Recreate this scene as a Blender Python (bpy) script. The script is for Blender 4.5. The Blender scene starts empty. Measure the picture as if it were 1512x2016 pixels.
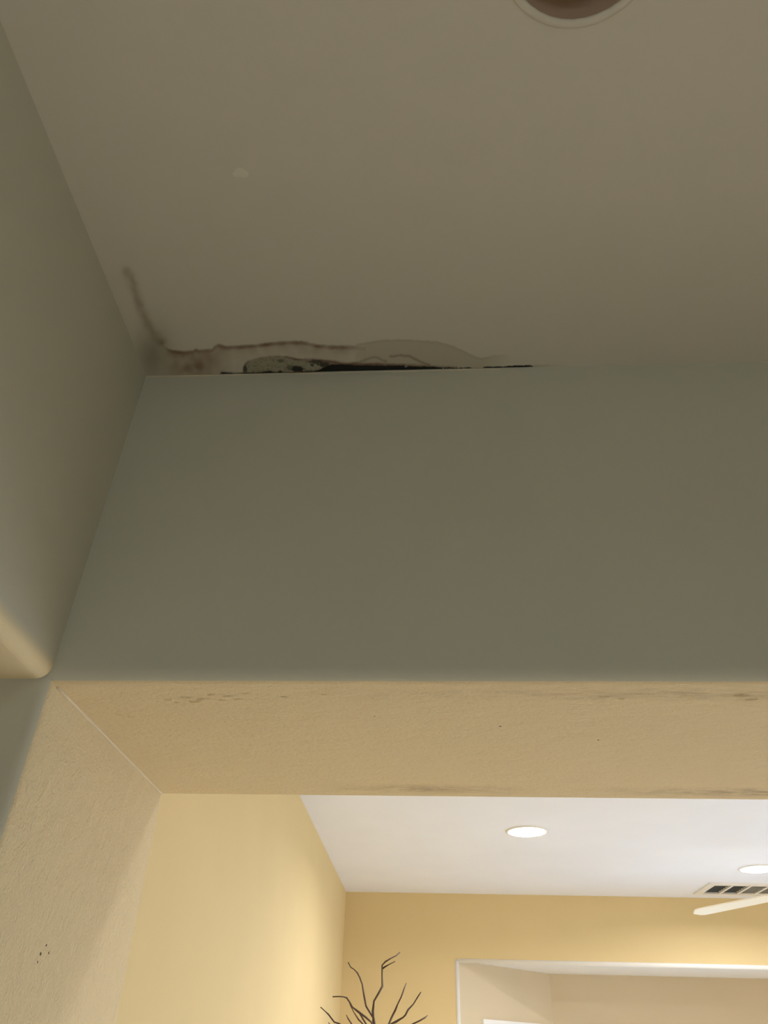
import bpy, bmesh, math, random
from mathutils import Vector, Matrix, noise

S = bpy.context.scene
COL = S.collection
random.seed(4)
H = 1.75                       # eye height; all other heights below are given over the floor

# ------------------------------------------------------------------ camera
FPX = 1446.3
CR = Vector((0.99838526, 0.05125817, 0.0244842))
CU = Vector((0.01141499, -0.60325694, 0.79746521))
CF = Vector((-0.05564687, 0.79589803, 0.60286794))
cam = bpy.data.cameras.new('camera')
cam.sensor_fit = 'VERTICAL'
cam.sensor_height = 24.0
cam.lens = FPX / 2016 * 24.0
cam.clip_start = 0.02
camo = bpy.data.objects.new('camera', cam)
COL.objects.link(camo)
m = Matrix((CR, CU, -CF)).transposed().to_4x4()
m.translation = (0, 0, H)
camo.matrix_world = m
S.camera = camo

# ------------------------------------------------------------------ world (daylight outside the windows)
w = bpy.data.worlds.new('sky')
S.world = w
w.use_nodes = True
wb = w.node_tree.nodes['Background']
wb.inputs[0].default_value = (0.62, 0.81, 1.0, 1)
wb.inputs[1].default_value = 4.3

# ------------------------------------------------------------------ exposure
S.view_settings.view_transform = 'Standard'
S.view_settings.look = 'None'
S.view_settings.gamma = 1
S.view_settings.use_curve_mapping = False
S.view_settings.exposure = 0.0
S.cycles.max_bounces = 14
S.cycles.diffuse_bounces = 10
S.cycles.sample_clamp_indirect = 4
LAMP_W = 19.5                  # watts of every lit ceiling can
LAMP_COL = (1.0, 0.97, 0.97)

# ------------------------------------------------------------------ measures
XL = -0.5                      # jamb / left header plane
Y0, T = 0.8856, 0.5113         # near face and thickness of the front header
Y1 = Y0 + T
ZS = H + 0.4                   # underside of both headers
ZC = H + 0.9864                # ceiling
XW = -0.5894                   # left wall of the living room
YW = 5.753                     # far wall
XR = 4.3                       # right wall of the living room
BX, BZ = 0.178, H + 0.583      # bay opening
XH = 2.3                       # hall right wall
YB = -2.6                      # hall back wall
XO = -2.9                      # left room outer wall

def cam_pix(p):
    d = Vector(p) - Vector((0, 0, H))
    k = d.dot(CF)
    return 756 + FPX * d.dot(CR) / k, 1008 - FPX * d.dot(CU) / k
def pt(px, py, Y):
    """point of the place seen at that photo pixel, at depth Y"""
    d = CF + CR * ((px - 756) / FPX) - CU * ((py - 1008) / FPX)
    return Vector((0, 0, H)) + d * (Y / d.y)
def on_z(px, py, z):
    d = CF + CR * ((px - 756) / FPX) - CU * ((py - 1008) / FPX)
    return Vector((0, 0, H)) + d * ((z - H) / d.z)
def on_x(px, py, x):
    d = CF + CR * ((px - 756) / FPX) - CU * ((py - 1008) / FPX)
    return Vector((0, 0, H)) + d * (x / d.x)

# ------------------------------------------------------------------ materials
def mat(name, col, rough=0.85, bump=0.0, scale=200.0, bdist=0.001, vary=0.04, vscale=3.0, extra=None, stretch=None, metallic=0.0):
    mt = bpy.data.materials.new(name)
    mt.use_nodes = True
    nt = mt.node_tree
    N, L = nt.nodes, nt.links
    b = N['Principled BSDF']
    b.inputs['Roughness'].default_value = rough
    b.inputs['Metallic'].default_value = metallic
    tc = N.new('ShaderNodeTexCoord')
    src = tc.outputs['Object']
    n = N.new('ShaderNodeTexNoise')
    n.inputs['Scale'].default_value = vscale
    n.inputs['Detail'].default_value = 3
    L.new(src, n.inputs['Vector'])
    mx = N.new('ShaderNodeMix')
    mx.data_type = 'RGBA'
    mx.inputs[6].default_value = tuple(c * (1 - vary) for c in col) + (1,)
    mx.inputs[7].default_value = tuple(min(1, c * (1 + vary)) for c in col) + (1,)
    L.new(n.outputs[0], mx.inputs[0])
    out = mx.outputs[2]
    if extra:
        out = extra(nt, src, out)
    L.new(out, b.inputs['Base Color'])
    if bump:
        mp = N.new('ShaderNodeMapping')
        if stretch:
            mp.inputs['Scale'].default_value = stretch
        L.new(src, mp.inputs['Vector'])
        t1 = N.new('ShaderNodeTexNoise')
        t1.inputs['Scale'].default_value = scale
        t1.inputs['Detail'].default_value = 5
        t1.inputs['Roughness'].default_value = 0.6
        L.new(mp.outputs[0], t1.inputs['Vector'])
        t2 = N.new('ShaderNodeTexNoise')
        t2.inputs['Scale'].default_value = scale * 0.16
        t2.inputs['Detail'].default_value = 2
        L.new(mp.outputs[0], t2.inputs['Vector'])
        ad = N.new('ShaderNodeMath')
        ad.operation = 'MULTIPLY_ADD'
        ad.inputs[1].default_value = 1.5
        L.new(t2.outputs[0], ad.inputs[0])
        L.new(t1.outputs[0], ad.inputs[2])
        bp = N.new('ShaderNodeBump')
        bp.inputs['Strength'].default_value = bump
        bp.inputs['Distance'].default_value = bdist
        L.new(ad.outputs[0], bp.inputs['Height'])
        L.new(bp.outputs[0], b.inputs['Normal'])
    return mt

def stained_shaded(nt, src, out):
    """water stain and painted corner shade take their colour from the stain mesh"""
    N, L = nt.nodes, nt.links
    at = N.new('ShaderNodeAttribute')
    at.attribute_name = 'stain'
    mx = N.new('ShaderNodeMix')
    mx.data_type = 'RGBA'
    L.new(at.outputs['Alpha'], mx.inputs[0])
    L.new(out, mx.inputs[6])
    L.new(at.outputs['Color'], mx.inputs[7])
    return mx.outputs[2]

def smudged(nt, src, out):
    """finger dirt along the far edge of the soffit and faint scuffs near its front edge"""
    N, L = nt.nodes, nt.links
    sep = N.new('ShaderNodeSeparateXYZ')
    L.new(src, sep.inputs[0])
    def mth(op, a, b=None, c=None):
        n = N.new('ShaderNodeMath')
        n.operation = op
        for i, v in enumerate((a, b, c)):
            if v is None: continue
            if isinstance(v, (int, float)): n.inputs[i].default_value = v
            else: L.new(v, n.inputs[i])
        return n.outputs[0]
    def band(v, c, wd):
        d = mth('DIVIDE', mth('ABSOLUTE', mth('SUBTRACT', v, c)), wd)
        n = N.new('ShaderNodeMath'); n.operation = 'SUBTRACT'; n.use_clamp = True
        n.inputs[0].default_value = 1.0
        L.new(d, n.inputs[1])
        return n.outputs[0]
    mp = N.new('ShaderNodeMapping')
    mp.inputs['Scale'].default_value = (14, 60, 14)
    L.new(src, mp.inputs['Vector'])
    nz = N.new('ShaderNodeTexNoise')
    nz.inputs['Scale'].default_value = 1.6
    nz.inputs['Detail'].default_value = 7
    nz.inputs['Roughness'].default_value = 0.7
    L.new(mp.outputs[0], nz.inputs['Vector'])
    k = mth('MULTIPLY', mth('SUBTRACT', nz.outputs[0], 0.36), 3.4)
    X, Y, Z = sep.outputs
    far1 = mth('MULTIPLY', band(X, 0.0, 0.20), band(Y, Y1 - 0.045, 0.034))
    far2 = mth('MULTIPLY', band(X, 0.55, 0.30), band(Y, Y1 - 0.042, 0.034))
    near = mth('MULTIPLY', band(X, 0.36, 0.55), band(Y, Y0 + 0.045, 0.03))
    s = mth('ADD', mth('ADD', far1, far2), mth('MULTIPLY', near, 0.6))
    n = N.new('ShaderNodeMath'); n.operation = 'MULTIPLY'; n.use_clamp = True
    L.new(s, n.inputs[0]); L.new(k, n.inputs[1])
    n2 = mth('MULTIPLY', mth('MINIMUM', n.outputs[0], 1.0), mth('LESS_THAN', Z, ZS + 0.01))
    n2 = mth('MULTIPLY', n2, 0.85)
    mx = N.new('ShaderNodeMix')
    mx.data_type = 'RGBA'
    L.new(n2, mx.inputs[0])
    L.new(out, mx.inputs[6])
    mx.inputs[7].default_value = (0.30, 0.20, 0.10, 1)
    return mx.outputs[2]

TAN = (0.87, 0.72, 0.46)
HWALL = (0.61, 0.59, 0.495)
def lit_edge(nt, src, out):
    """tan feathered over the rounded edge paints in its brighter light"""
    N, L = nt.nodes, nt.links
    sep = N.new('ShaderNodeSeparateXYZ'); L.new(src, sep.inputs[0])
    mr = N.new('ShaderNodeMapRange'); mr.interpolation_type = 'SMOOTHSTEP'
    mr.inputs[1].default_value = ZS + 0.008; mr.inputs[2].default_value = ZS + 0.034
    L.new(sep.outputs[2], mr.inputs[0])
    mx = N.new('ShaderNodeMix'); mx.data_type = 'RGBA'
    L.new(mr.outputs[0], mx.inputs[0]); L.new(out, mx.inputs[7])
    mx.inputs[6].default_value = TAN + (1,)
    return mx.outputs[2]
HCEIL = (0.67, 0.62, 0.53)
M = {}
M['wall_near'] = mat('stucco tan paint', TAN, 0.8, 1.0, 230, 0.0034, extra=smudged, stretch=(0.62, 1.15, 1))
M['hall_wall'] = mat('shaded hall paint', HWALL, 0.85, 0.12, 260, 0.0006)
M['hall_ceiling'] = mat('hall ceiling paint', HCEIL, 0.55, 0.10, 240, 0.0005, vary=0.03)
M['stain_shade_paint'] = mat('stained and shaded ceiling paint', HCEIL, 0.55, 0.10, 240, 0.0005, extra=stained_shaded, vary=0.03)
M['wall_lit_edge'] = mat('hall paint with lit edge', HWALL, 0.85, 0.12, 260, 0.0006, extra=lit_edge)
M['wall_far'] = mat('smooth tan paint', (0.70, 0.56, 0.30), 0.8, 0.1, 240, 0.0006)
M['white_ceiling'] = mat('white ceiling paint', (0.83, 0.86, 0.95), 0.9, 0.1, 200, 0.0006)
M['bay_wall'] = mat('cream bay paint', (0.66, 0.56, 0.40), 0.85)
M['trim'] = mat('white trim paint', (0.86, 0.86, 0.85), 0.5)
M['caulk'] = mat('caulk', (0.78, 0.66, 0.48), 0.6)
M['floor'] = mat('floor tile', (0.74, 0.73, 0.71), 0.55, vary=0.1)
M['grout'] = mat('grout', (0.34, 0.30, 0.25), 0.9)
M['fixture'] = mat('white fixture paint', (0.80, 0.78, 0.74), 0.45)
M['can_dark'] = mat('unlit can liner', (0.56, 0.42, 0.31), 0.5)
M['dark'] = mat('dark duct', (0.05, 0.055, 0.05), 0.8)
M['speck'] = mat('nail hole', (0.10, 0.07, 0.05), 0.9)
M['twig'] = mat('twig bark', (0.085, 0.055, 0.035), 0.8, 0.5, 150, 0.002, vary=0.3, vscale=40)
M['vase'] = mat('glazed vase', (0.20, 0.12, 0.07), 0.25, vary=0.2, vscale=8)
M['blade'] = mat('cream fan blade', (0.88, 0.82, 0.68), 0.5)
M['metal'] = mat('brushed nickel', (0.6, 0.58, 0.55), 0.35, metallic=1.0)
M['pale_paint'] = mat('pale_dab_paint', (0.76, 0.71, 0.61), 0.7)
def emit(name, col, st):
    mt = bpy.data.materials.new(name); mt.use_nodes = True
    b = mt.node_tree.nodes['Principled BSDF']
    tc = mt.node_tree.nodes.new('ShaderNodeTexCoord')
    nz = mt.node_tree.nodes.new('ShaderNodeTexNoise'); nz.inputs['Scale'].default_value = 30
    mt.node_tree.links.new(tc.outputs['Object'], nz.inputs['Vector'])
    rp = mt.node_tree.nodes.new('ShaderNodeMapRange')
    rp.inputs[3].default_value = st * .95; rp.inputs[4].default_value = st * 1.05
    mt.node_tree.links.new(nz.outputs[0], rp.inputs[0])
    mt.node_tree.links.new(rp.outputs[0], b.inputs['Emission Strength'])
    b.inputs['Base Color'].default_value = (0.9, 0.9, 0.9, 1)
    b.inputs['Emission Color'].default_value = col + (1,)
    return mt
M['lens'] = emit('lit lens', (1.0, 0.93, 0.80), 30.0)
M['glass'] = bpy.data.materials.new('window glass')
M['glass'].use_nodes = True
nt = M['glass'].node_tree
gl = nt.nodes.new('ShaderNodeBsdfGlossy'); gl.inputs['Roughness'].default_value = 0.02
tr = nt.nodes.new('ShaderNodeBsdfTransparent')
fr = nt.nodes.new('ShaderNodeFresnel'); ms = nt.nodes.new('ShaderNodeMixShader')
nt.links.new(fr.outputs[0], ms.inputs[0]); nt.links.new(tr.outputs[0], ms.inputs[1]); nt.links.new(gl.outputs[0], ms.inputs[2])
nt.links.new(ms.outputs[0], nt.nodes['Material Output'].inputs[0])

# ------------------------------------------------------------------ helpers
def obj(name, bm, m, parent=None, smooth=False):
    bmesh.ops.recalc_face_normals(bm, faces=bm.faces[:])
    me = bpy.data.meshes.new(name)
    bm.to_mesh(me); bm.free()
    me.materials.append(m)
    if smooth:
        for p in me.polygons: p.use_smooth = True
    o = bpy.data.objects.new(name, me)
    COL.objects.link(o)
    if parent:
        o.parent = parent
        o.matrix_parent_inverse = Matrix.Identity(4)
    return o
def struct(name, bm, m, parent=None, smooth=False):
    o = obj(name, bm, m, parent, smooth)
    if not parent: o['kind'] = 'structure'
    return o
def empty(name, loc, label, cat, group=None):
    o = bpy.data.objects.new(name, None); COL.objects.link(o)
    o.location = loc; o.empty_display_size = 0.1
    o['label'] = label; o['category'] = cat
    if group: o['group'] = group
    return o
def box(bm, a, b):
    x0, y0, z0 = a; x1, y1, z1 = b
    v = [bm.verts.new(p) for p in ((x0,y0,z0),(x1,y0,z0),(x1,y1,z0),(x0,y1,z0),(x0,y0,z1),(x1,y0,z1),(x1,y1,z1),(x0,y1,z1))]
    for f in ((0,3,2,1),(4,5,6,7),(0,1,5,4),(1,2,6,5),(2,3,7,6),(3,0,4,7)):
        bm.faces.new([v[i] for i in f])
def bx(a, b):
    bm = bmesh.new(); box(bm, a, b); return bm
def prism(pts, off):
    """closed outline pushed along off"""
    bm = bmesh.new()
    a = [bm.verts.new(p) for p in pts]
    b = [bm.verts.new(Vector(p) + Vector(off)) for p in pts]
    bm.faces.new(a); bm.faces.new(b[::-1])
    n = len(pts)
    for i in range(n):
        bm.faces.new((a[i], a[(i+1) % n], b[(i+1) % n], b[i]))
    bmesh.ops.recalc_face_normals(bm, faces=bm.faces[:])
    return bm
def bevel_edges(bm, test, r, seg=8):
    bm.edges.ensure_lookup_table()
    es = [e for e in bm.edges if test(e.verts[0].co, e.verts[1].co)]
    bmesh.ops.bevel(bm, geom=es, offset=r, segments=seg, profile=0.5, affect='EDGES', clamp_overlap=True)
def tube(path, rad, sides=8, bm=None, cap=True):
    bm = bm or bmesh.new()
    rings = []
    n = len(path)
    for i, p in enumerate(path):
        p = Vector(p)
        d = (Vector(path[min(i+1, n-1)]) - Vector(path[max(i-1, 0)])).normalized()
        a = d.orthogonal().normalized() if i == 0 else (a - d * a.dot(d)).normalized()
        b = d.cross(a)
        r = rad[i] if isinstance(rad, (list, tuple)) else rad
        rings.append([bm.verts.new(p + a * (r * math.cos(t)) + b * (r * math.sin(t))) for t in [2*math.pi*k/sides for k in range(sides)]])
    for i in range(n-1):
        for k in range(sides):
            bm.faces.new((rings[i][k], rings[i][(k+1) % sides], rings[i+1][(k+1) % sides], rings[i+1][k]))
    if cap:
        bm.faces.new(rings[0][::-1]); bm.faces.new(rings[-1])
    return bm
def lathe(prof, c, seg=40, bm=None):
    """profile of (radius, z) turned about a vertical axis through c"""
    bm = bm or bmesh.new()
    rings = []
    for r, z in prof:
        if r < 1e-6: rings.append([bm.verts.new((c[0], c[1], c[2] + z))])
        else: rings.append([bm.verts.new((c[0] + r*math.cos(2*math.pi*k/seg), c[1] + r*math.sin(2*math.pi*k/seg), c[2] + z)) for k in range(seg)])
    for a, b in zip(rings, rings[1:]):
        for k in range(seg):
            k2 = (k+1) % seg
            q = [a[k % len(a)], a[k2 % len(a)], b[k2 % len(b)], b[k % len(b)]]
            u = []
            for v in q:
                if v not in u: u.append(v)
            if len(u) > 2: bm.faces.new(u)
    return bm

def slab_with_holes(x0, x1, y0, y1, z0, z1, holes, seg=32):
    """horizontal slab with round holes (centre x, y, radius), one clean mesh"""
    bm = bmesh.new()
    vs = [bm.verts.new(p) for p in ((x0,y0,z0),(x1,y0,z0),(x1,y1,z0),(x0,y1,z0))]
    es = [bm.edges.new((vs[i], vs[(i+1) % 4])) for i in range(4)]
    loops = []
    for cx, cy, r in holes:
        if seg == 4: rr = [(cx - r[0], cy - r[1]), (cx + r[0], cy - r[1]), (cx + r[0], cy + r[1]), (cx - r[0], cy + r[1])]
        elif isinstance(r, tuple): rr = [(cx - r[0], cy - r[1]), (cx + r[0], cy - r[1]), (cx + r[0], cy + r[1]), (cx - r[0], cy + r[1])]
        else: rr = [(cx + r*math.cos(2*math.pi*k/seg), cy + r*math.sin(2*math.pi*k/seg)) for k in range(seg)]
        lv = [bm.verts.new((x, y, z0)) for x, y in rr]
        es += [bm.edges.new((lv[i], lv[(i+1) % len(lv)])) for i in range(len(lv))]
    bmesh.ops.triangle_fill(bm, use_beauty=True, edges=es)
    # triangle_fill leaves the holes open; push the sheet up to its thickness
    g = bmesh.ops.extrude_face_region(bm, geom=bm.faces[:])
    bmesh.ops.translate(bm, verts=[v for v in g['geom'] if isinstance(v, bmesh.types.BMVert)], vec=(0, 0, z1 - z0))
    return bm

# ------------------------------------------------------------------ the setting
LIT = [(0.505, 4.035), (1.93, 4.815), (3.35, 4.035), (1.2, 1.72), (2.8, 1.72)]  # last two added, unseen behind the header, to brighten the soffit
OFF = [(0.18, 0.262)]
HALL = [(0.15, -1.35), (-2.0, 0.5)]  # unseen lamps, added to light the hall and the left soffit
VENT = (2.05, 5.415, 0.275, 0.18)            # centre x, y and half sizes

# floors of tiles
fl = struct('floor', bx((XO - .1, YB - .1, -0.05), (XR + .1, 6.7, -0.004)), M['grout'])
tile_me = None
ti = 0
TS = 0.6
nx, ny = int((XR - XO) / TS) + 1, int((6.6 - YB) / TS) + 1
for i in range(nx):
    for j in range(ny):
        x0, y0 = XO + i * TS, YB + j * TS
        if tile_me is None:
            bm = bx((0.002, 0.002, -0.004), (TS - 0.002, TS - 0.002, 0.0))
            t = obj('tile', bm, M['floor'], fl); tile_me = t.data
        else:
            t = bpy.data.objects.new('tile', tile_me); COL.objects.link(t); t.parent = fl
        t.location = (x0, y0, 0)

# ceilings: the hall and left room up to the header, the living room beyond it
struct('ceiling_hall', slab_with_holes(XO, XH, YB, Y0 + 0.02, ZC, ZC + 0.12, [(x, y, 0.0885) for x, y in OFF + HALL]), M['hall_ceiling'])
struct('ceiling_living_room', slab_with_holes(XW - .1, XR, Y0 + 0.02, YW, ZC, ZC + 0.12,
        [(x, y, 0.0945) for x, y in LIT] + [(VENT[0], VENT[1], (VENT[2] - .02, VENT[3] - .02))]), M['white_ceiling'])
struct('ceiling_roof_deck', bx((XO - .1, YB - .1, ZC + 0.12 + .1), (XR + .1, 6.7, ZC + 0.3)), M['white_ceiling'])

# front wall with its wide opening: a thick header and both jambs, all bullnose
XJ = 1.75
pts = [(XO, Y0, 0), (XL, Y0, 0), (XL, Y0, ZS), (XJ, Y0, ZS), (XJ, Y0, 0), (XR, Y0, 0), (XR, Y0, ZC), (XO, Y0, ZC)]
bm = prism(pts, (0, T, 0))
def on_opening(a, b, Y):
    if abs(a.y - Y) > 1e-4 or abs(b.y - Y) > 1e-4: return False
    def inn(p): return XL - 1e-4 <= p.x <= XJ + 1e-4 and p.z <= ZS + 1e-4
    return inn(a) and inn(b) and not (a.z < 0.01 and b.z < 0.01)
bevel_edges(bm, lambda a, b: on_opening(a, b, Y0), 0.0175, 14)
bevel_edges(bm, lambda a, b: on_opening(a, b, Y1), 0.0015, 3)
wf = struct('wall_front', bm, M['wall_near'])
wf.data.materials.append(M['hall_wall'])          # same wall, hall side coloured greyer to carry its cooler shade
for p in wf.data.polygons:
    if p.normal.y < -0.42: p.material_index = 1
# left wall of the hall: a header of the same height over a second opening
TL = 0.44
YJ = -1.5
pts = [(XL, Y0, ZS), (XL, YJ, ZS), (XL, YJ, 0), (XL, YB, 0), (XL, YB, ZC), (XL, Y0, ZC)]
bm = prism(pts, (-TL, 0, 0))
def on_left(a, b, X):
    if abs(a.x - X) > 1e-4 or abs(b.x - X) > 1e-4: return False
    return (abs(a.z - ZS) < 1e-4 and abs(b.z - ZS) < 1e-4) or (abs(a.y - YJ) < 1e-4 and abs(b.y - YJ) < 1e-4)
bevel_edges(bm, lambda a, b: on_left(a, b, XL), 0.019, 8)
bevel_edges(bm, lambda a, b: on_left(a, b, XL - TL), 0.019, 8)
wl = struct('wall_left', bm, M['wall_lit_edge'])
struct('wall_left_room', bx((XO - .1, YB, 0), (XO, Y0, ZC)), M['hall_wall'])

# thin caulk line where jamb and soffit meet, and the paint line under the ceiling
path = [(XL + 0.0005, Y0 + 0.026 + (T - 0.028) * k / 20, ZS - 0.0005) for k in range(21)]
obj('caulk_bead', tube(path, 0.0022, 8), M['caulk'], wf, True)
path, rad = [], []
for k in range(241):
    x = XL + 0.47 * k / 240 * 1.35
    path.append((x, Y0 + 0.0004, ZC - 0.0030 - 0.0012 * (noise.noise(Vector((x * 60, 0, 3))) * .5 + .5)))
    rad.append(0.0010 + 0.0011 * abs(noise.noise(Vector((x * 90, 5, 1)))))
obj('caulk_bead', tube(path, rad, 6), M['caulk'], wf, True)

# chips and dimples pressed in the front edge of the soffit
def blob(name, c, nrm, size, m, parent, seed, flat=0.25, stretch=(1, 1)):
    bm = bmesh.new()
    nrm = Vector(nrm); a = Vector((1, 0, 0)) if abs(nrm.z) > 0.5 else Vector((0, 1, 0)); b = nrm.cross(a)
    ce = bm.verts.new(Vector(c) + nrm * size * flat)
    prev = None
    rings = []
    for j, (rr, hh) in enumerate(((0.45, 0.85), (0.8, 0.45), (1.0, -0.15))):
        ring = []
        for k in range(14):
            t = 2 * math.pi * k / 14
            q = rr * size * (1 + 0.45 * noise.noise(Vector((math.cos(t) * 1.3, math.sin(t) * 1.3, seed * 3.7))))
            ring.append(bm.verts.new(Vector(c) + a * (q * math.cos(t) * stretch[0]) + b * (q * math.sin(t) * stretch[1]) + nrm * size * flat * hh))
        rings.append(ring)
    for k in range(14):
        bm.faces.new((ce, rings[0][k], rings[0][(k+1) % 14]))
        for i in (0, 1):
            bm.faces.new((rings[i][k], rings[i][(k+1) % 14], rings[i+1][(k+1) % 14], rings[i+1][k]))
    return obj(name, bm, m, parent, True)
for i, (px, py, s) in enumerate([(335,1378,6),(350,1383,5),(368,1374,8),(385,1382,7),(402,1377,8),(420,1368,7),(437,1379,6),(452,1371,7),
                                 (470,1377,5),(488,1366,6),(238,1407,6),(262,1412,7),(1190,1372,6),(1225,1376,5),(1460,1370,8),(1478,1378,7),(640,1368,5),(560,1372,5)]):
    p = on_z(px, py, ZS)
    blob('paint_blister', p, (0, 0, -1), s * 0.0009, M['wall_near'], wf, i, 0.3, (1.5, 0.7))
for i, (px, py, s) in enumerate([(985,1430,2.6),(738,1410,1.8),(1178,1457,2.4)]):
    blob('dark_speck', on_z(px, py, ZS) , (0, 0, -1), s * 0.0007, M['speck'], wf, i + 40, 0.12)
for i, (px, py, s) in enumerate([(91,1861,3),(80,1878,4),(96,1876,3),(74,1894,2.6)]):
    blob('nail_hole', on_x(px, py, XL), (1, 0, 0), s * 0.0006, M['speck'], wf, i + 60, 0.12)

# hall shell
struct('wall_right', bx((XH, YB, 0), (XH + .1, Y0, ZC)), M['hall_wall'])
def wall_with_window(name, axis, pos, a0, a1, win, thick, mm, z1=ZC):
    """wall in a vertical plane with one window hole (u0, u1, z0, z1)"""
    bm = bmesh.new()
    u0, u1, w0, w1 = win
    def B(p, q, r, s):
        if q - p < 1e-4 or s - r < 1e-4: return
        if axis == 'y': box(bm, (p, pos, r), (q, pos + thick, s))
        else: box(bm, (pos, p, r), (pos + thick, q, s))
    B(a0, u0, 0, z1); B(u1, a1, 0, z1); B(u0, u1, 0, w0); B(u0, u1, w1, z1)
    return struct(name, bm, mm)
wall_with_window('wall_back', 'y', YB - .1, XO, XH, (0.3, 1.0, 1.1, 2.1), .1, M['hall_wall'])

# living room
struct('wall_living_left', bx((XW - .1, Y1, 0), (XW, YW + .14, ZC)), M['wall_far'])
wall_with_window('wall_living_right', 'x', XR, Y1, YW + .14, (2.2, 4.8, 0.6, 2.25), .1, M['wall_far'])
# far wall with the bay opening, bullnose at its edge
BXR = 3.4
TB = 0.14
bev = 0.02
pts = [(XW, YW, 0), (BX, YW, 0), (BX, YW, BZ), (BXR, YW, BZ), (BXR, YW, 0), (XR, YW, 0), (XR, YW, ZC), (XW, YW, ZC)]
struct('wall_far', prism(pts, (0, 0.012, 0)), M['wall_far'])

# bay: angled sides at 45 degrees, straight back, all with windows
D = 0.7                                     # depth of the bay
YBK = YW + D
def frame_dir(p0, p1):
    d = (Vector(p1) - Vector(p0)); L = d.length; d.normalize(); return d, L
def angled_wall(name, p0, p1, win, mm, thick=0.12):
    """wall from p0 to p1 (plan) with a window hole given along it"""
    d, L = frame_dir(p0, p1)
    n = Vector((d.y, -d.x, 0)) * -1
    bm = bmesh.new()
    u0, u1, w0, w1 = win
    def B(p, q, r, s):
        if q - p < 1e-4 or s - r < 1e-4: return
        P = [Vector(p0) + d * p, Vector(p0) + d * q, Vector(p0) + d * q + n * thick, Vector(p0) + d * p + n * thick]
        v = [bm.verts.new((c.x, c.y, r)) for c in P] + [bm.verts.new((c.x, c.y, s)) for c in P]
        for f in ((0,3,2,1),(4,5,6,7),(0,1,5,4),(1,2,6,5),(2,3,7,6),(3,0,4,7)): bm.faces.new([v[i] for i in f])
    B(0, u0, 0, BZ); B(u1, L, 0, BZ); B(u0, u1, 0, w0); B(u0, u1, w1, BZ)
    return struct(name, bm, mm)
def window_unit(name, p0, d, n, u0, u1, w0, w1, mull=0, depth=0.05, fw=0.045, back=0.03):
    """frame with sash bars and panes, standing in a hole; n points outward"""
    p0 = Vector(p0)
    def Bo(bm, a, b, r, s, t0, t1):
        P = [p0 + d*a + n*t0, p0 + d*b + n*t0, p0 + d*b + n*t1, p0 + d*a + n*t1]
        v = [bm.verts.new((c.x, c.y, r)) for c in P] + [bm.verts.new((c.x, c.y, s)) for c in P]
        for f in ((0,3,2,1),(4,5,6,7),(0,1,5,4),(1,2,6,5),(2,3,7,6),(3,0,4,7)): bm.faces.new([v[i] for i in f])
    bm = bmesh.new()
    Bo(bm, u0, u0 + fw, w0, w1, back, back + depth); Bo(bm, u1 - fw, u1, w0, w1, back, back + depth)
    Bo(bm, u0 + fw, u1 - fw, w0, w0 + fw, back, back + depth); Bo(bm, u0 + fw, u1 - fw, w1 - fw, w1, back, back + depth)
    root = struct(name, bm, M['trim'])
    n_ = mull + 1
    for k in range(1, n_):
        u = u0 + (u1 - u0) * k / n_
        bm = bmesh.new(); Bo(bm, u - .02, u + .02, w0 + fw, w1 - fw, back + .005, back + depth - .005)
        obj('mullion', bm, M['trim'], root)
    zm = (w0 + w1) / 2
    for k in range(n_):
        a = u0 + (u1 - u0) * k / n_ + (.02 if k else fw); b = u0 + (u1 - u0) * (k+1) / n_ - (.02 if k < n_ - 1 else fw)
        bm = bmesh.new(); Bo(bm, a, b, zm - .02, zm + .02, back + .008, back + depth - .008); obj('sash_rail', bm, M['trim'], root)
        for r, s in ((w0 + fw, zm - .02), (zm + .02, w1 - fw)):
            bm = bmesh.new(); Bo(bm, a, b, r, s, back + .02, back + .026); obj('pane', bm, M['glass'], root)
    return root
def casing(root, p0, d, n, u0, u1, w0, w1, cw=0.07, t=0.02):
    p0 = Vector(p0)
    for a, b, r, s in ((u0 - cw, u1 + cw, w1, w1 + cw), (u0 - cw, u0, w0, w1), (u1, u1 + cw, w0, w1), (u0 - cw, u1 + cw, w0 - cw, w0)):
        bm = bmesh.new()
        P = [p0 + d*a - n*t, p0 + d*b - n*t, p0 + d*b + n*.001, p0 + d*a + n*.001]
        v = [bm.verts.new((c.x, c.y, r)) for c in P] + [bm.verts.new((c.x, c.y, s)) for c in P]
        for f in ((0,3,2,1),(4,5,6,7),(0,1,5,4),(1,2,6,5),(2,3,7,6),(3,0,4,7)): bm.faces.new([v[i] for i in f])
        obj('casing', bm, M['trim'], root)
p0, p1 = (BX, YW, 0), (BX + D + .06, YW + D + .06, 0)
d, L = frame_dir(p0, p1); n = Vector((d.y, -d.x, 0)) * -1
WZ = H + 0.20
wn = (0.29, 0.86, 0.75, WZ)
angled_wall('wall_bay_left', p0, p1, wn, M['bay_wall'])
r1 = window_unit('window_1', p0, d, n, *wn)
casing(r1, p0, d, n, *wn)
p2, p3 = (BXR - D - .06, YW + D + .06, 0), (BXR, YW, 0)
d2, L2 = frame_dir(p2, p3); n2 = Vector((d2.y, -d2.x, 0)) * -1
angled_wall('wall_bay_right', p2, p3, (0.2, 0.77, 0.75, WZ), M['bay_wall'])
r3 = window_unit('window_3', p2, d2, n2, 0.2, 0.77, 0.75, WZ)
casing(r3, p2, d2, n2, 0.2, 0.77, 0.75, WZ)
wb_ = (BX + D + .26, BXR - D - .26, 0.75, WZ)
wall_with_window('wall_bay_back', 'y', YBK + .0, BX + D - .06, BXR - D + .06, wb_, .12, M['bay_wall'], BZ)
r2 = window_unit('window_2', (0, YBK, 0), Vector((1, 0, 0)), Vector((0, 1, 0)), *wb_, mull=1)
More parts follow.
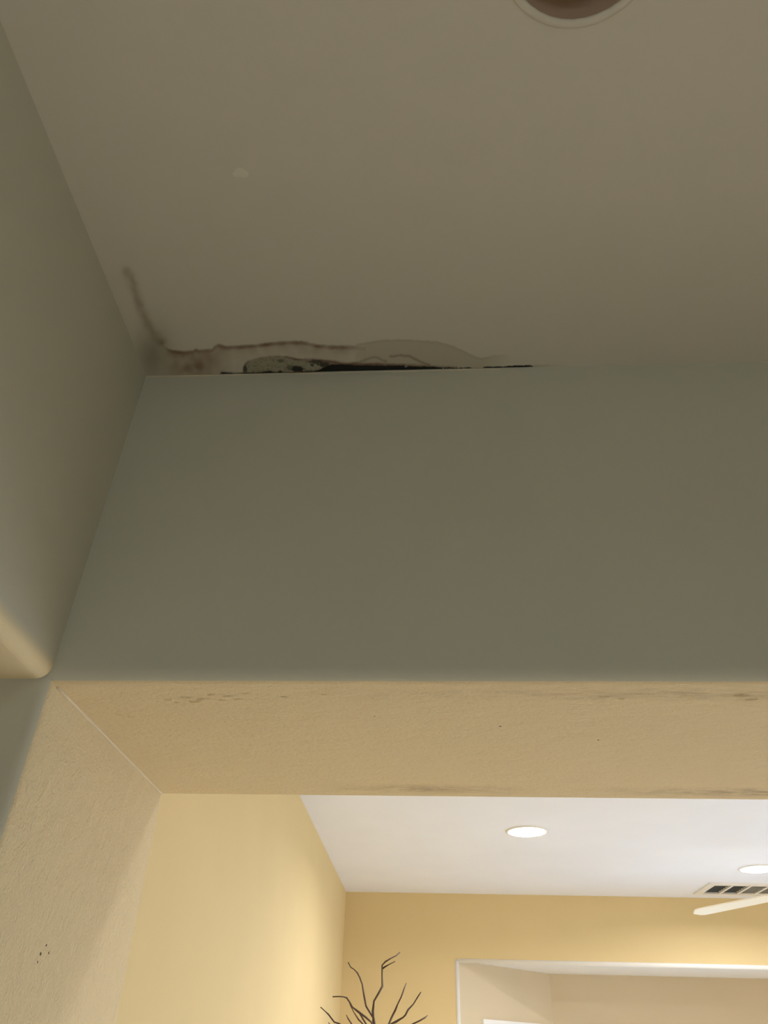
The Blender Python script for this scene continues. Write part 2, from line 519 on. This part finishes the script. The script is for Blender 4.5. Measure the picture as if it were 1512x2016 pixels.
casing(r2, (0, YBK, 0), Vector((1, 0, 0)), Vector((0, 1, 0)), *wb_)
bm = prism([(BX, YW + .012, BZ), (BXR, YW + .012, BZ), (BXR - D - .15, YW + D + .15, BZ), (BX + D + .15, YW + D + .15, BZ)], (0, 0, .15))
struct('ceiling_bay', bm, M['trim'])
# bullnose corner bead framing the bay opening
bm = bmesh.new()
rb = 0.014
tube([(BX + .0, YW + 0.006, 0), (BX + .0, YW + 0.006, BZ)], rb, 12, bm)
tube([(BX - .0, YW + 0.006, BZ), (BXR, YW + 0.006, BZ)], rb, 12, bm)
tube([(BXR, YW + 0.006, 0), (BXR, YW + 0.006, BZ)], rb, 12, bm)
struct('trim_1', bm, M['trim'], smooth=True)
# unseen windows, added to light the jamb and the hall
window_unit('added_window_right', (XR, 0, 0), Vector((0, 1, 0)), Vector((1, 0, 0)), 2.2, 4.8, 0.6, 2.25, mull=2)
r4 = window_unit('added_window_hall', (0, YB, 0), Vector((1, 0, 0)), Vector((0, -1, 0)), 0.3, 1.0, 1.1, 2.1, mull=0)

# daylight enters by the windows
def portal(loc, rot, sx, sy):
    l = bpy.data.lights.new('window_daylight', 'AREA'); l.shape = 'RECTANGLE'; l.size = sx; l.size_y = sy
    l.cycles.is_portal = True
    o = bpy.data.objects.new('window_daylight', l); COL.objects.link(o); o.location = loc; o.rotation_euler = rot
portal(((wb_[0] + wb_[1]) / 2, YBK + .2, (0.75 + WZ) / 2), (math.radians(-90), 0, 0), wb_[1] - wb_[0], WZ - .75)
portal((0.65, YB - .2, 1.6), (math.radians(90), 0, 0), 0.7, 1.0)
portal((XR + .2, 3.5, 1.42), (0, math.radians(90), 0), 1.65, 2.6)
c = Vector(p0) + d * (wn[0] + wn[1]) / 2 + n * .2
portal((c.x, c.y, (0.75 + WZ) / 2), (math.radians(-90), 0, math.radians(45)), wn[1] - wn[0], WZ - .75)

# ------------------------------------------------------------------ water stain and painted corner shade on the hall ceiling
def seg_d(p, a, b):
    ax, ay = a; bx_, by = b
    t = max(0, min(1, ((p[0]-ax)*(bx_-ax) + (p[1]-ay)*(by-ay)) / ((bx_-ax)**2 + (by-ay)**2 + 1e-9)))
    qx, qy = ax + t*(bx_-ax), ay + t*(by-ay)
    return math.hypot(p[0]-qx, p[1]-qy)
def yat(poly, x):
    for a, b in zip(poly, poly[1:]):
        if a[0] <= x <= b[0]:
            return a[1] + (b[1]-a[1]) * (x-a[0]) / (b[0]-a[0])
    return None
TIDE = [(318,672),(326,684),(340,691),(362,693),(380,691),(384,688),(392,690),(415,689),(430,678),(444,683),(470,682),(500,680),(530,676),(570,673),(595,673),(620,679),(650,682),(690,682),(720,685)]
TIDE2 = [(700,679),(720,675),(750,670),(790,669),(830,671),(860,673),(890,681),(915,692),(935,702),(950,706),(975,700),(1005,698)]
INNER = [(478,726),(482,716),(492,709),(515,704),(545,701),(566,702),(585,707),(620,708),(650,711),(680,716),(760,718),(850,720)]
ARC = [(770,702),(790,699),(808,702),(825,711),(845,718)]
ARC2 = [(690,716),(715,710),(735,703),(745,705),(760,712)]
TOP = [(434,735),(437,731),(450,733),(470,734.2),(484,732.5),(500,732),(530,730.5),(545,731),(552,728.5),(560,731),(572,733),(590,731),(610,731.5),(622,729),(632,725),(644,718),(656,716),(672,716),(700,718),(740,719),(780,719),(797,719),(798,723),(802,720),(830,720.5),(860,721.5),(880,722.5),(900,723.5),(914,722.5),(930,723),(932,728)]
TOP2 = [(951,722),(958,720),(970,721),(990,720.6),(1010,719),(1040,718.2),(1050,719)]
RAIL = [(250,535),(258,545),(262,560),(268,580),(276,605),(288,632),(300,655),(318,674)]
def poly_d(p, poly):
    return min(seg_d(p, a, b) for a, b in zip(poly, poly[1:]))
def nz(x, y, s, k=0.0):
    return noise.noise(Vector((x * s, y * s, k)))
def stain_shade_at(u, v, dist):
    """colour, strength and relief of the stain and painted corner shade; dist = metres to the header"""
    col = [0.0, 0.0, 0.0, 0.0]; hgt = 0.0
    def over(c, a):
        a = max(0.0, min(1.0, a))
        k = a + col[3] * (1 - a)
        if k > 0:
            for i in range(3): col[i] = (c[i] * a + col[i] * col[3] * (1 - a)) / k
        col[3] = k
    u += 2.2 * nz(u, v, 0.08, 1); v += 1.1 * nz(u, v, 0.11, 2) + 0.5 * nz(u, v, .4, 3)
    p = (u, v)
    if v < 520 or (u > 360 and v < 655): return col, 0.0
    brown, rust, olive, black, grey = (0.26, 0.165, 0.09), (0.13, 0.055, 0.022), (0.36, 0.315, 0.20), (0.004, 0.004, 0.003), (0.24, 0.23, 0.145)
    mott = 0.5 + 0.5 * nz(u, v, 0.06, 7)
    if u < 340 and v < 700:
        dd = poly_d(p, RAIL)
        over(brown, 0.5 * math.exp(-(dd / 9) ** 2) * (0.5 + mott))
    r = math.hypot((u - 302) / 34, (v - 700) / 50)
    over((0.17, 0.15, 0.075), 0.62 * math.exp(-r * r))  # shade of the ceiling corner, painted into the colour
    if 310 < u < 735:
        y = yat(TIDE, u)
        if y is not None:
            q = v - y
            fade = min(1, (735 - u) / 60) * max(0, min(1, (u - 316) / 30))
            if q > -3:
                over(brown, fade * (0.48 * math.exp(-max(0, q) / 16) * min(1, (q + 3) / 3) + 0.12) * (0.45 + mott))
            over(rust, fade * 0.5 * math.exp(-((q - 1.5) / 3.4) ** 2) * (0.55 + mott))
            hgt += 0.0010 * max(0, min(1, (q + 1) / 4)) * fade
            if u < 470: over(brown, 0.5 * fade * min(1, max(0, q / 4)) * (0.4 + mott) * max(0, min(1, (460 - u) / 40)))
    if 690 < u < 1010:
        y = yat(TIDE2, u)
        if y is not None:
            q = v - y
            over(olive, min(1, max(0, (q + 2) / 6)) * 0.42 * min(1, (1010 - u) / 60) * min(1, (u - 690) / 30))
            over(brown, 0.30 * math.exp(-((q - 1) / 2.4) ** 2) * min(1, (1010 - u) / 60))
    r = math.hypot((u - 388) / 26, (v - 722) / 9)
    over(rust, 0.5 * math.exp(-r * r) * (0.4 + mott))
    y = yat(INNER, u)
    if y is not None:
        q = v - y
        if q > 0 and u < 690:
            over(grey, 0.72 * min(1, q / 3) * min(1, (690 - u) / 40))
            sp = nz(u, v, 0.35, 11)
            sp += 0.5 * nz(u, v, 0.12, 21)
            if sp > 0.1: over((0.10, 0.09, 0.05), min(0.5, (sp - 0.1) * 1.6))
            hgt += 0.0012 * min(1, q / 3)
        dk = 0.75 if u > 560 else 0.5
        over(rust, dk * 1.15 * math.exp(-((q) / (2.2 if u < 600 else 3.4)) ** 2) * (0.55 + 0.8 * mott) * min(1, max(0, (870 - u) / 120)))
    for A, k in ((ARC, 0.5), (ARC2, 0.4)):
        dd = poly_d(p, A); over(rust, k * math.exp(-(dd / 2.6) ** 2))
    for cx, cy, rx, ry, k in ((483,724,4,7,.8),(586,725,13,7,1.0),(572,722,8,5,.6),(615,717,3,2.4,.9),(622,711,14,3.5,.8),(638,716,12,5,.9),(527,730,9,3,.6),(553,709,7,3.5,.55),(612,731,18,4,.7)):
        r = math.hypot((u - cx) / rx, (v - cy) / ry)
        r += 0.35 * nz(u, v, 0.22, 5)
        over((0.02, 0.018, 0.012), k * max(0, min(1, (1.15 - r) * 3)))
    b = 0
    for P in (TOP, TOP2):
        y = yat(P, u)
        if y is not None:
            b = max(b, max(0, min(1, (v + 0.9 * nz(u, v, 0.3, 9) - y) / 1.1)))
            if P is TOP and u > 870: b *= 0.55 + 0.45 * (1 if nz(u, v, 0.2, 4) > 0 else 0)
    over(rust, 0.5 * max(0, min(1, 1 - poly_d(p, TOP) / 4.0)) if 430 < u < 900 else 0)
    over(black, b)
    hgt -= 0.0022 * b
    if u > 1040:
        over((0.16, 0.13, 0.10), 0.35 * math.exp(-((u - 1045) / 40) ** 2) * math.exp(-((v - 721) / 3) ** 2))
    return col, hgt
def stain_shade_mesh(name, x0, x1, y0, y1, sx, sy):
    nx_, ny_ = int((x1 - x0) / sx), int((y1 - y0) / sy)
    vs, cs = [], []
    for j in range(ny_ + 1):
        for i in range(nx_ + 1):
            X = x0 + (x1 - x0) * i / nx_; Yy = y0 + (y1 - y0) * j / ny_
            u, v = cam_pix((X, Yy, ZC))
            c, h_ = stain_shade_at(u, v, Y0 - Yy)
            e = min(1, min(i, nx_ - i) / 6 + (0 if i < nx_ / 2 else 0), (j) / 6)
            edge = min(1, min(nx_ - i, j) / 14)
            edge = edge * edge * (3 - 2 * edge)
            vs.append((X, Yy, ZC - 0.00015 - max(0, 0.0008 * (1 - c[3]) * 0 + h_) * edge))
            cs.extend((c[0], c[1], c[2], c[3] * edge))
    fs = [(j*(nx_+1)+i, (j+1)*(nx_+1)+i, (j+1)*(nx_+1)+i+1, j*(nx_+1)+i+1) for j in range(ny_) for i in range(nx_)]
    me = bpy.data.meshes.new(name)
    me.from_pydata(vs, [], fs)
    at = me.attributes.new('stain', 'FLOAT_COLOR', 'POINT')
    at.data.foreach_set('color', cs)
    for p in me.polygons: p.use_smooth = True
    me.materials.append(M['stain_shade_paint'])
    o = bpy.data.objects.new(name, me); COL.objects.link(o)
    o.parent = bpy.data.objects['ceiling_hall']
    o['label'] = 'blistered ceiling paint with a brown water stain and black mould along the header, corner shade painted in'
    return o
stain_shade_mesh('stain_and_shade', XL, 0.32, Y0 - 0.27, Y0, 0.0014, 0.0011)

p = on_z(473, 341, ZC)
blob('pale_dab', p, (0, 0, -1), 0.012, M['pale_paint'], bpy.data.objects['ceiling_hall'], 5, 0.05, (1.0, 0.55))  # raised dab, coloured a little paler than the ceiling

# ------------------------------------------------------------------ recessed lights
def downlight(x, y, lit, label, group=None, watt=LAMP_W, colour=LAMP_COL):
    root = empty('recessed_light', (x, y, ZC), label, 'ceiling light', group)
    if lit: trim = [(0.093, 0.0), (0.093, -0.003), (0.098, -0.006), (0.106, -0.005), (0.110, -0.001), (0.110, 0.0)]
    else: trim = [(0.0865, 0.0), (0.0865, -0.001), (0.088, -0.0025), (0.094, -0.002), (0.0965, -0.0008), (0.0965, 0.0)]
    if lit: obj('trim_ring', lathe(trim + [(0.093, 0.0)], (0, 0, 0)), M['fixture'], root, True)
    else: obj('trim_ring', lathe(trim + [(0.0865, 0.0)], (0, 0, 0)), M['hall_ceiling'], root, True)
    obj('can', lathe([(0.094 if lit else 0.0875, -0.0005), (0.0865, 0.05), (0.07, 0.09), (0.0, 0.09)], (0, 0, 0)), M['fixture'] if lit else M['can_dark'], root, True)
    if lit:
        obj('lens', lathe([(0.0, -0.020), (0.04, -0.018), (0.07, -0.011), (0.088, -0.002), (0.0925, 0.004), (0.0, 0.005)], (0, 0, 0)), M['lens'], root, True)
        l = bpy.data.lights.new('lamp', 'AREA'); l.shape = 'DISK'; l.size = 0.13; l.energy = watt; l.color = colour
        l.spread = math.radians(165)
        lo = bpy.data.objects.new('lamp', l); COL.objects.link(lo); lo.parent = root; lo.location = (0, 0, -0.026)
    else:
        obj('bulb', lathe([(0.0, 0.012), (0.03, 0.014), (0.046, 0.024), (0.048, 0.034), (0.034, 0.06), (0.02, 0.085), (0.0, 0.089)], (0, 0, 0)), M['can_dark'], root, True)
    return root
labs = ['lit round recessed ceiling light nearest the left wall of the bright room',
        'lit round recessed ceiling light at the right edge, just before the air vent']
for i, (x, y) in enumerate(LIT):
    if i < 2: downlight(x, y, True, labs[i], 'lit recessed lights in the bright room')
    else: downlight(x, y, True, watt=LAMP_W * (1.0 if i == 2 else 0.42), label=['lit round recessed ceiling light beyond the fan, out of the frame', 'added recessed light, unseen just behind the header, nearer the left wall', 'added recessed light, unseen just behind the header, away from the left wall'][i - 2])
downlight(HALL[0][0], HALL[0][1], True, 'added recessed light of the dim hall, unseen behind the camera', None, 6.0, (0.80, 1.0, 0.95))
downlight(HALL[1][0], HALL[1][1], True, 'added recessed light, unseen in the side room beyond the left opening', None, 8.0, LAMP_COL)
downlight(OFF[0][0], OFF[0][1], False, 'unlit round recessed light in the dim near ceiling at the top edge')

# ------------------------------------------------------------------ air vent in the far ceiling
vx, vy, hx, hy = VENT
root = empty('air_vent', (vx, vy, ZC), 'white rectangular ceiling air vent with dark openings near far wall', 'air vent')
bm = bmesh.new()
fw = 0.045
t0, t1 = -0.010, 0.0
box(bm, (-hx, -hy, t0), (-hx + fw, hy, t1)); box(bm, (hx - fw, -hy, t0), (hx, hy, t1))
box(bm, (-hx + fw, -hy, t0), (hx - fw, -hy + fw, t1)); box(bm, (-hx + fw, hy - fw, t0), (hx - fw, hy, t1))
obj('frame', bm, M['fixture'], root)
obj('duct', bx((-hx + fw - .01, -hy + fw - .01, 0.03), (hx - fw + .01, hy - fw + .01, 0.04)), M['dark'], root)
iw = 2 * (hx - fw)
for k in range(1, 4):
    x = -hx + fw + iw * k / 4
    obj('divider', bx((x - .008, -hy + fw, -0.008), (x + .008, hy - fw, 0.02)), M['fixture'], root)
for k in range(4):
    a = -hx + fw + iw * k / 4 + .009; b = -hx + fw + iw * (k+1) / 4 - .009
    for q in range(6):
        y = -hy + fw + (2*(hy - fw)) * (q + .5) / 6
        s = -1 if k < 2 else 1; lo = 0.0 if k < 2 else -0.009; e = .022 if k < 2 else .019                    # the left banks tilt away and their louvres are coloured dark
        bm = prism([(a, y - .012, 0.0 if s > 0 else e), (a, y + .012, e if s > 0 else 0.0), (a, y + .0125, e + .0012 if s > 0 else .0012), (a, y - .0115, .0012 if s > 0 else e + .0012)], (b - a, 0, 0))
        bmesh.ops.translate(bm, verts=bm.verts[:], vec=(0, 0, lo))
        obj('louvre', bm, M['fixture'] if k > 1 else M['dark'], root)

# ------------------------------------------------------------------ ceiling fan; one blade reaches into view
FX, FY, FZ = 1.985, 4.184, H + 0.775
root = empty('ceiling_fan', (FX, FY, ZC), 'ceiling fan with cream blades, one pointed blade tip in view at right', 'fan')
obj('canopy', lathe([(0.0, 0.0), (0.07, 0.0), (0.065, -0.03), (0.03, -0.06), (0.0, -0.062)], (0, 0, 0)), M['metal'], root, True)
obj('downrod', tube([(0, 0, -0.05), (0, 0, -0.17)], 0.012, 12), M['metal'], root, True)
obj('motor', lathe([(0.0, -0.15), (0.05, -0.155), (0.095, -0.18), (0.10, -0.23), (0.07, -0.265), (0.0, -0.27)], (0, 0, 0)), M['metal'], root, True)
zb = FZ - ZC
for k in range(3):
    a = math.radians(140 + 120 * k)
    dr = Vector((math.cos(a), math.sin(a), -0.087)); sd = Vector((-math.sin(a), math.cos(a), 0))
    tilt = math.radians(9)
    s2 = sd * math.cos(tilt) + Vector((0, 0, math.sin(tilt)))
    nn = dr.cross(s2)
    obj('blade_iron', tube([Vector((0, 0, zb + .01)) + dr * .08, Vector((0, 0, zb + .008)) + dr * .13, Vector((0, 0, zb + .006)) + dr * .2], [.012, .009, .012], 8), M['metal'], root, True)
    out = [(0.17, -0.036), (0.20, -0.042), (0.60, -0.046), (0.655, -0.045), (0.675, -0.036), (0.70, 0.0), (0.675, 0.036), (0.655, 0.045), (0.60, 0.046), (0.20, 0.042), (0.17, 0.036)]
    P = [Vector((0, 0, zb)) + dr * u + s2 * v_ for u, v_ in out]
    obj('blade', prism(P, nn * 0.007), M['blade'], root)

# ------------------------------------------------------------------ bare branches in a tall floor vase
YB_ = 3.9
def cp(x, y): return (580 + x / 3.98, 1840 + y / 3.98)
base = pt(732, 2260, YB_)
vxy = (base.x, base.y)
vz = base.z
vroot = empty('floor_vase', (vxy[0], vxy[1], 0), 'tall brown floor vase below the bare branches in the far corner', 'vase')
vh = vz + 0.03
prof = [(0.0, 0.0), (0.10, 0.0), (0.105, 0.02), (0.13, vh * .3), (0.145, vh * .55), (0.11, vh * .8), (0.055, vh * .93), (0.06, vh), (0.052, vh), (0.046, vh * .93), (0.09, vh * .78), (0.0, vh * .5)]
obj('body', lathe(prof, (0, 0, 0)), M['vase'], vroot, True)
br = empty('bare_branches', (vxy[0], vxy[1], vh * .6), 'spray of thin bare dark brown branches in the far corner', 'branches')
TW = [
 ([(627,700),(616,640),(613,600),(622,520),(655,465),(688,405),(685,330),(686,240),(712,212),(755,186),(796,165),(825,140)], 0.0, 8),
 ([(686,268),(712,250),(745,232),(788,210)], 0.0, 5),
 ([(618,655),(590,610),(560,560),(545,480),(530,390),(510,335),(492,300),(465,272),(440,256),(420,218)], 0.06, 7),
 ([(605,690),(560,650),(500,605),(455,570),(432,530),(408,495),(380,487),(340,485),(300,487)], -0.08, 7),
 ([(545,710),(500,665),(465,610),(440,560),(425,520)], 0.1, 6),
 ([(400,740),(350,698),(310,685),(265,625),(238,600),(203,568)], 0.05, 7),
 ([(735,710),(760,650),(790,590),(810,540),(835,490),(862,415),(876,380)], 0.04, 7.5),
 ([(755,700),(790,685),(848,650),(868,630),(888,590),(930,545),(955,505),(972,478),(990,450)], -0.05, 7),
 ([(860,740),(930,698),(980,675),(1022,650),(1042,632)], 0.08, 7),
 ([(480,740),(450,705),(420,660),(405,630)], -0.1, 6),
 ([(570,715),(535,660),(498,602)], 0.0, 8),
 ([(300,760),(275,700),(265,690)], 0.1, 5),
]
for i, (pl, dy, wpx) in enumerate(TW):
    pts = [pt(*cp(*q), YB_ + dy + 0.02 * math.sin(j * 1.3 + i)) for j, q in enumerate(pl)]
    if i != 1:
        root_pt = Vector((vxy[0] + 0.02 * math.cos(i * 2.1), vxy[1] + 0.02 * math.sin(i * 2.1), vh * .62))
        neck = Vector((vxy[0] + 0.03 * math.cos(i * 2.1), vxy[1] + 0.03 * math.sin(i * 2.1), vh + .0))
        f = pts[0]
        mid = neck.lerp(f, 0.55) + Vector((0.012 * math.sin(i * 3), 0, 0))
        pts = [root_pt, neck, mid] + pts
    r0 = wpx / 3.98 / 2 * 1.3 / 1000 * 3.9
    n_ = len(pts)
    rad = [max(0.0014, r0 * (1.25 - 0.75 * k / (n_ - 1)) * (0.85 + 0.3 * ((k * 7 + i) % 3) / 2)) for k in range(n_)]
    loc = Vector((vxy[0], vxy[1], vh * .6))
    obj('twig', tube([q - loc for q in pts], rad, 7), M['twig'], br, True)
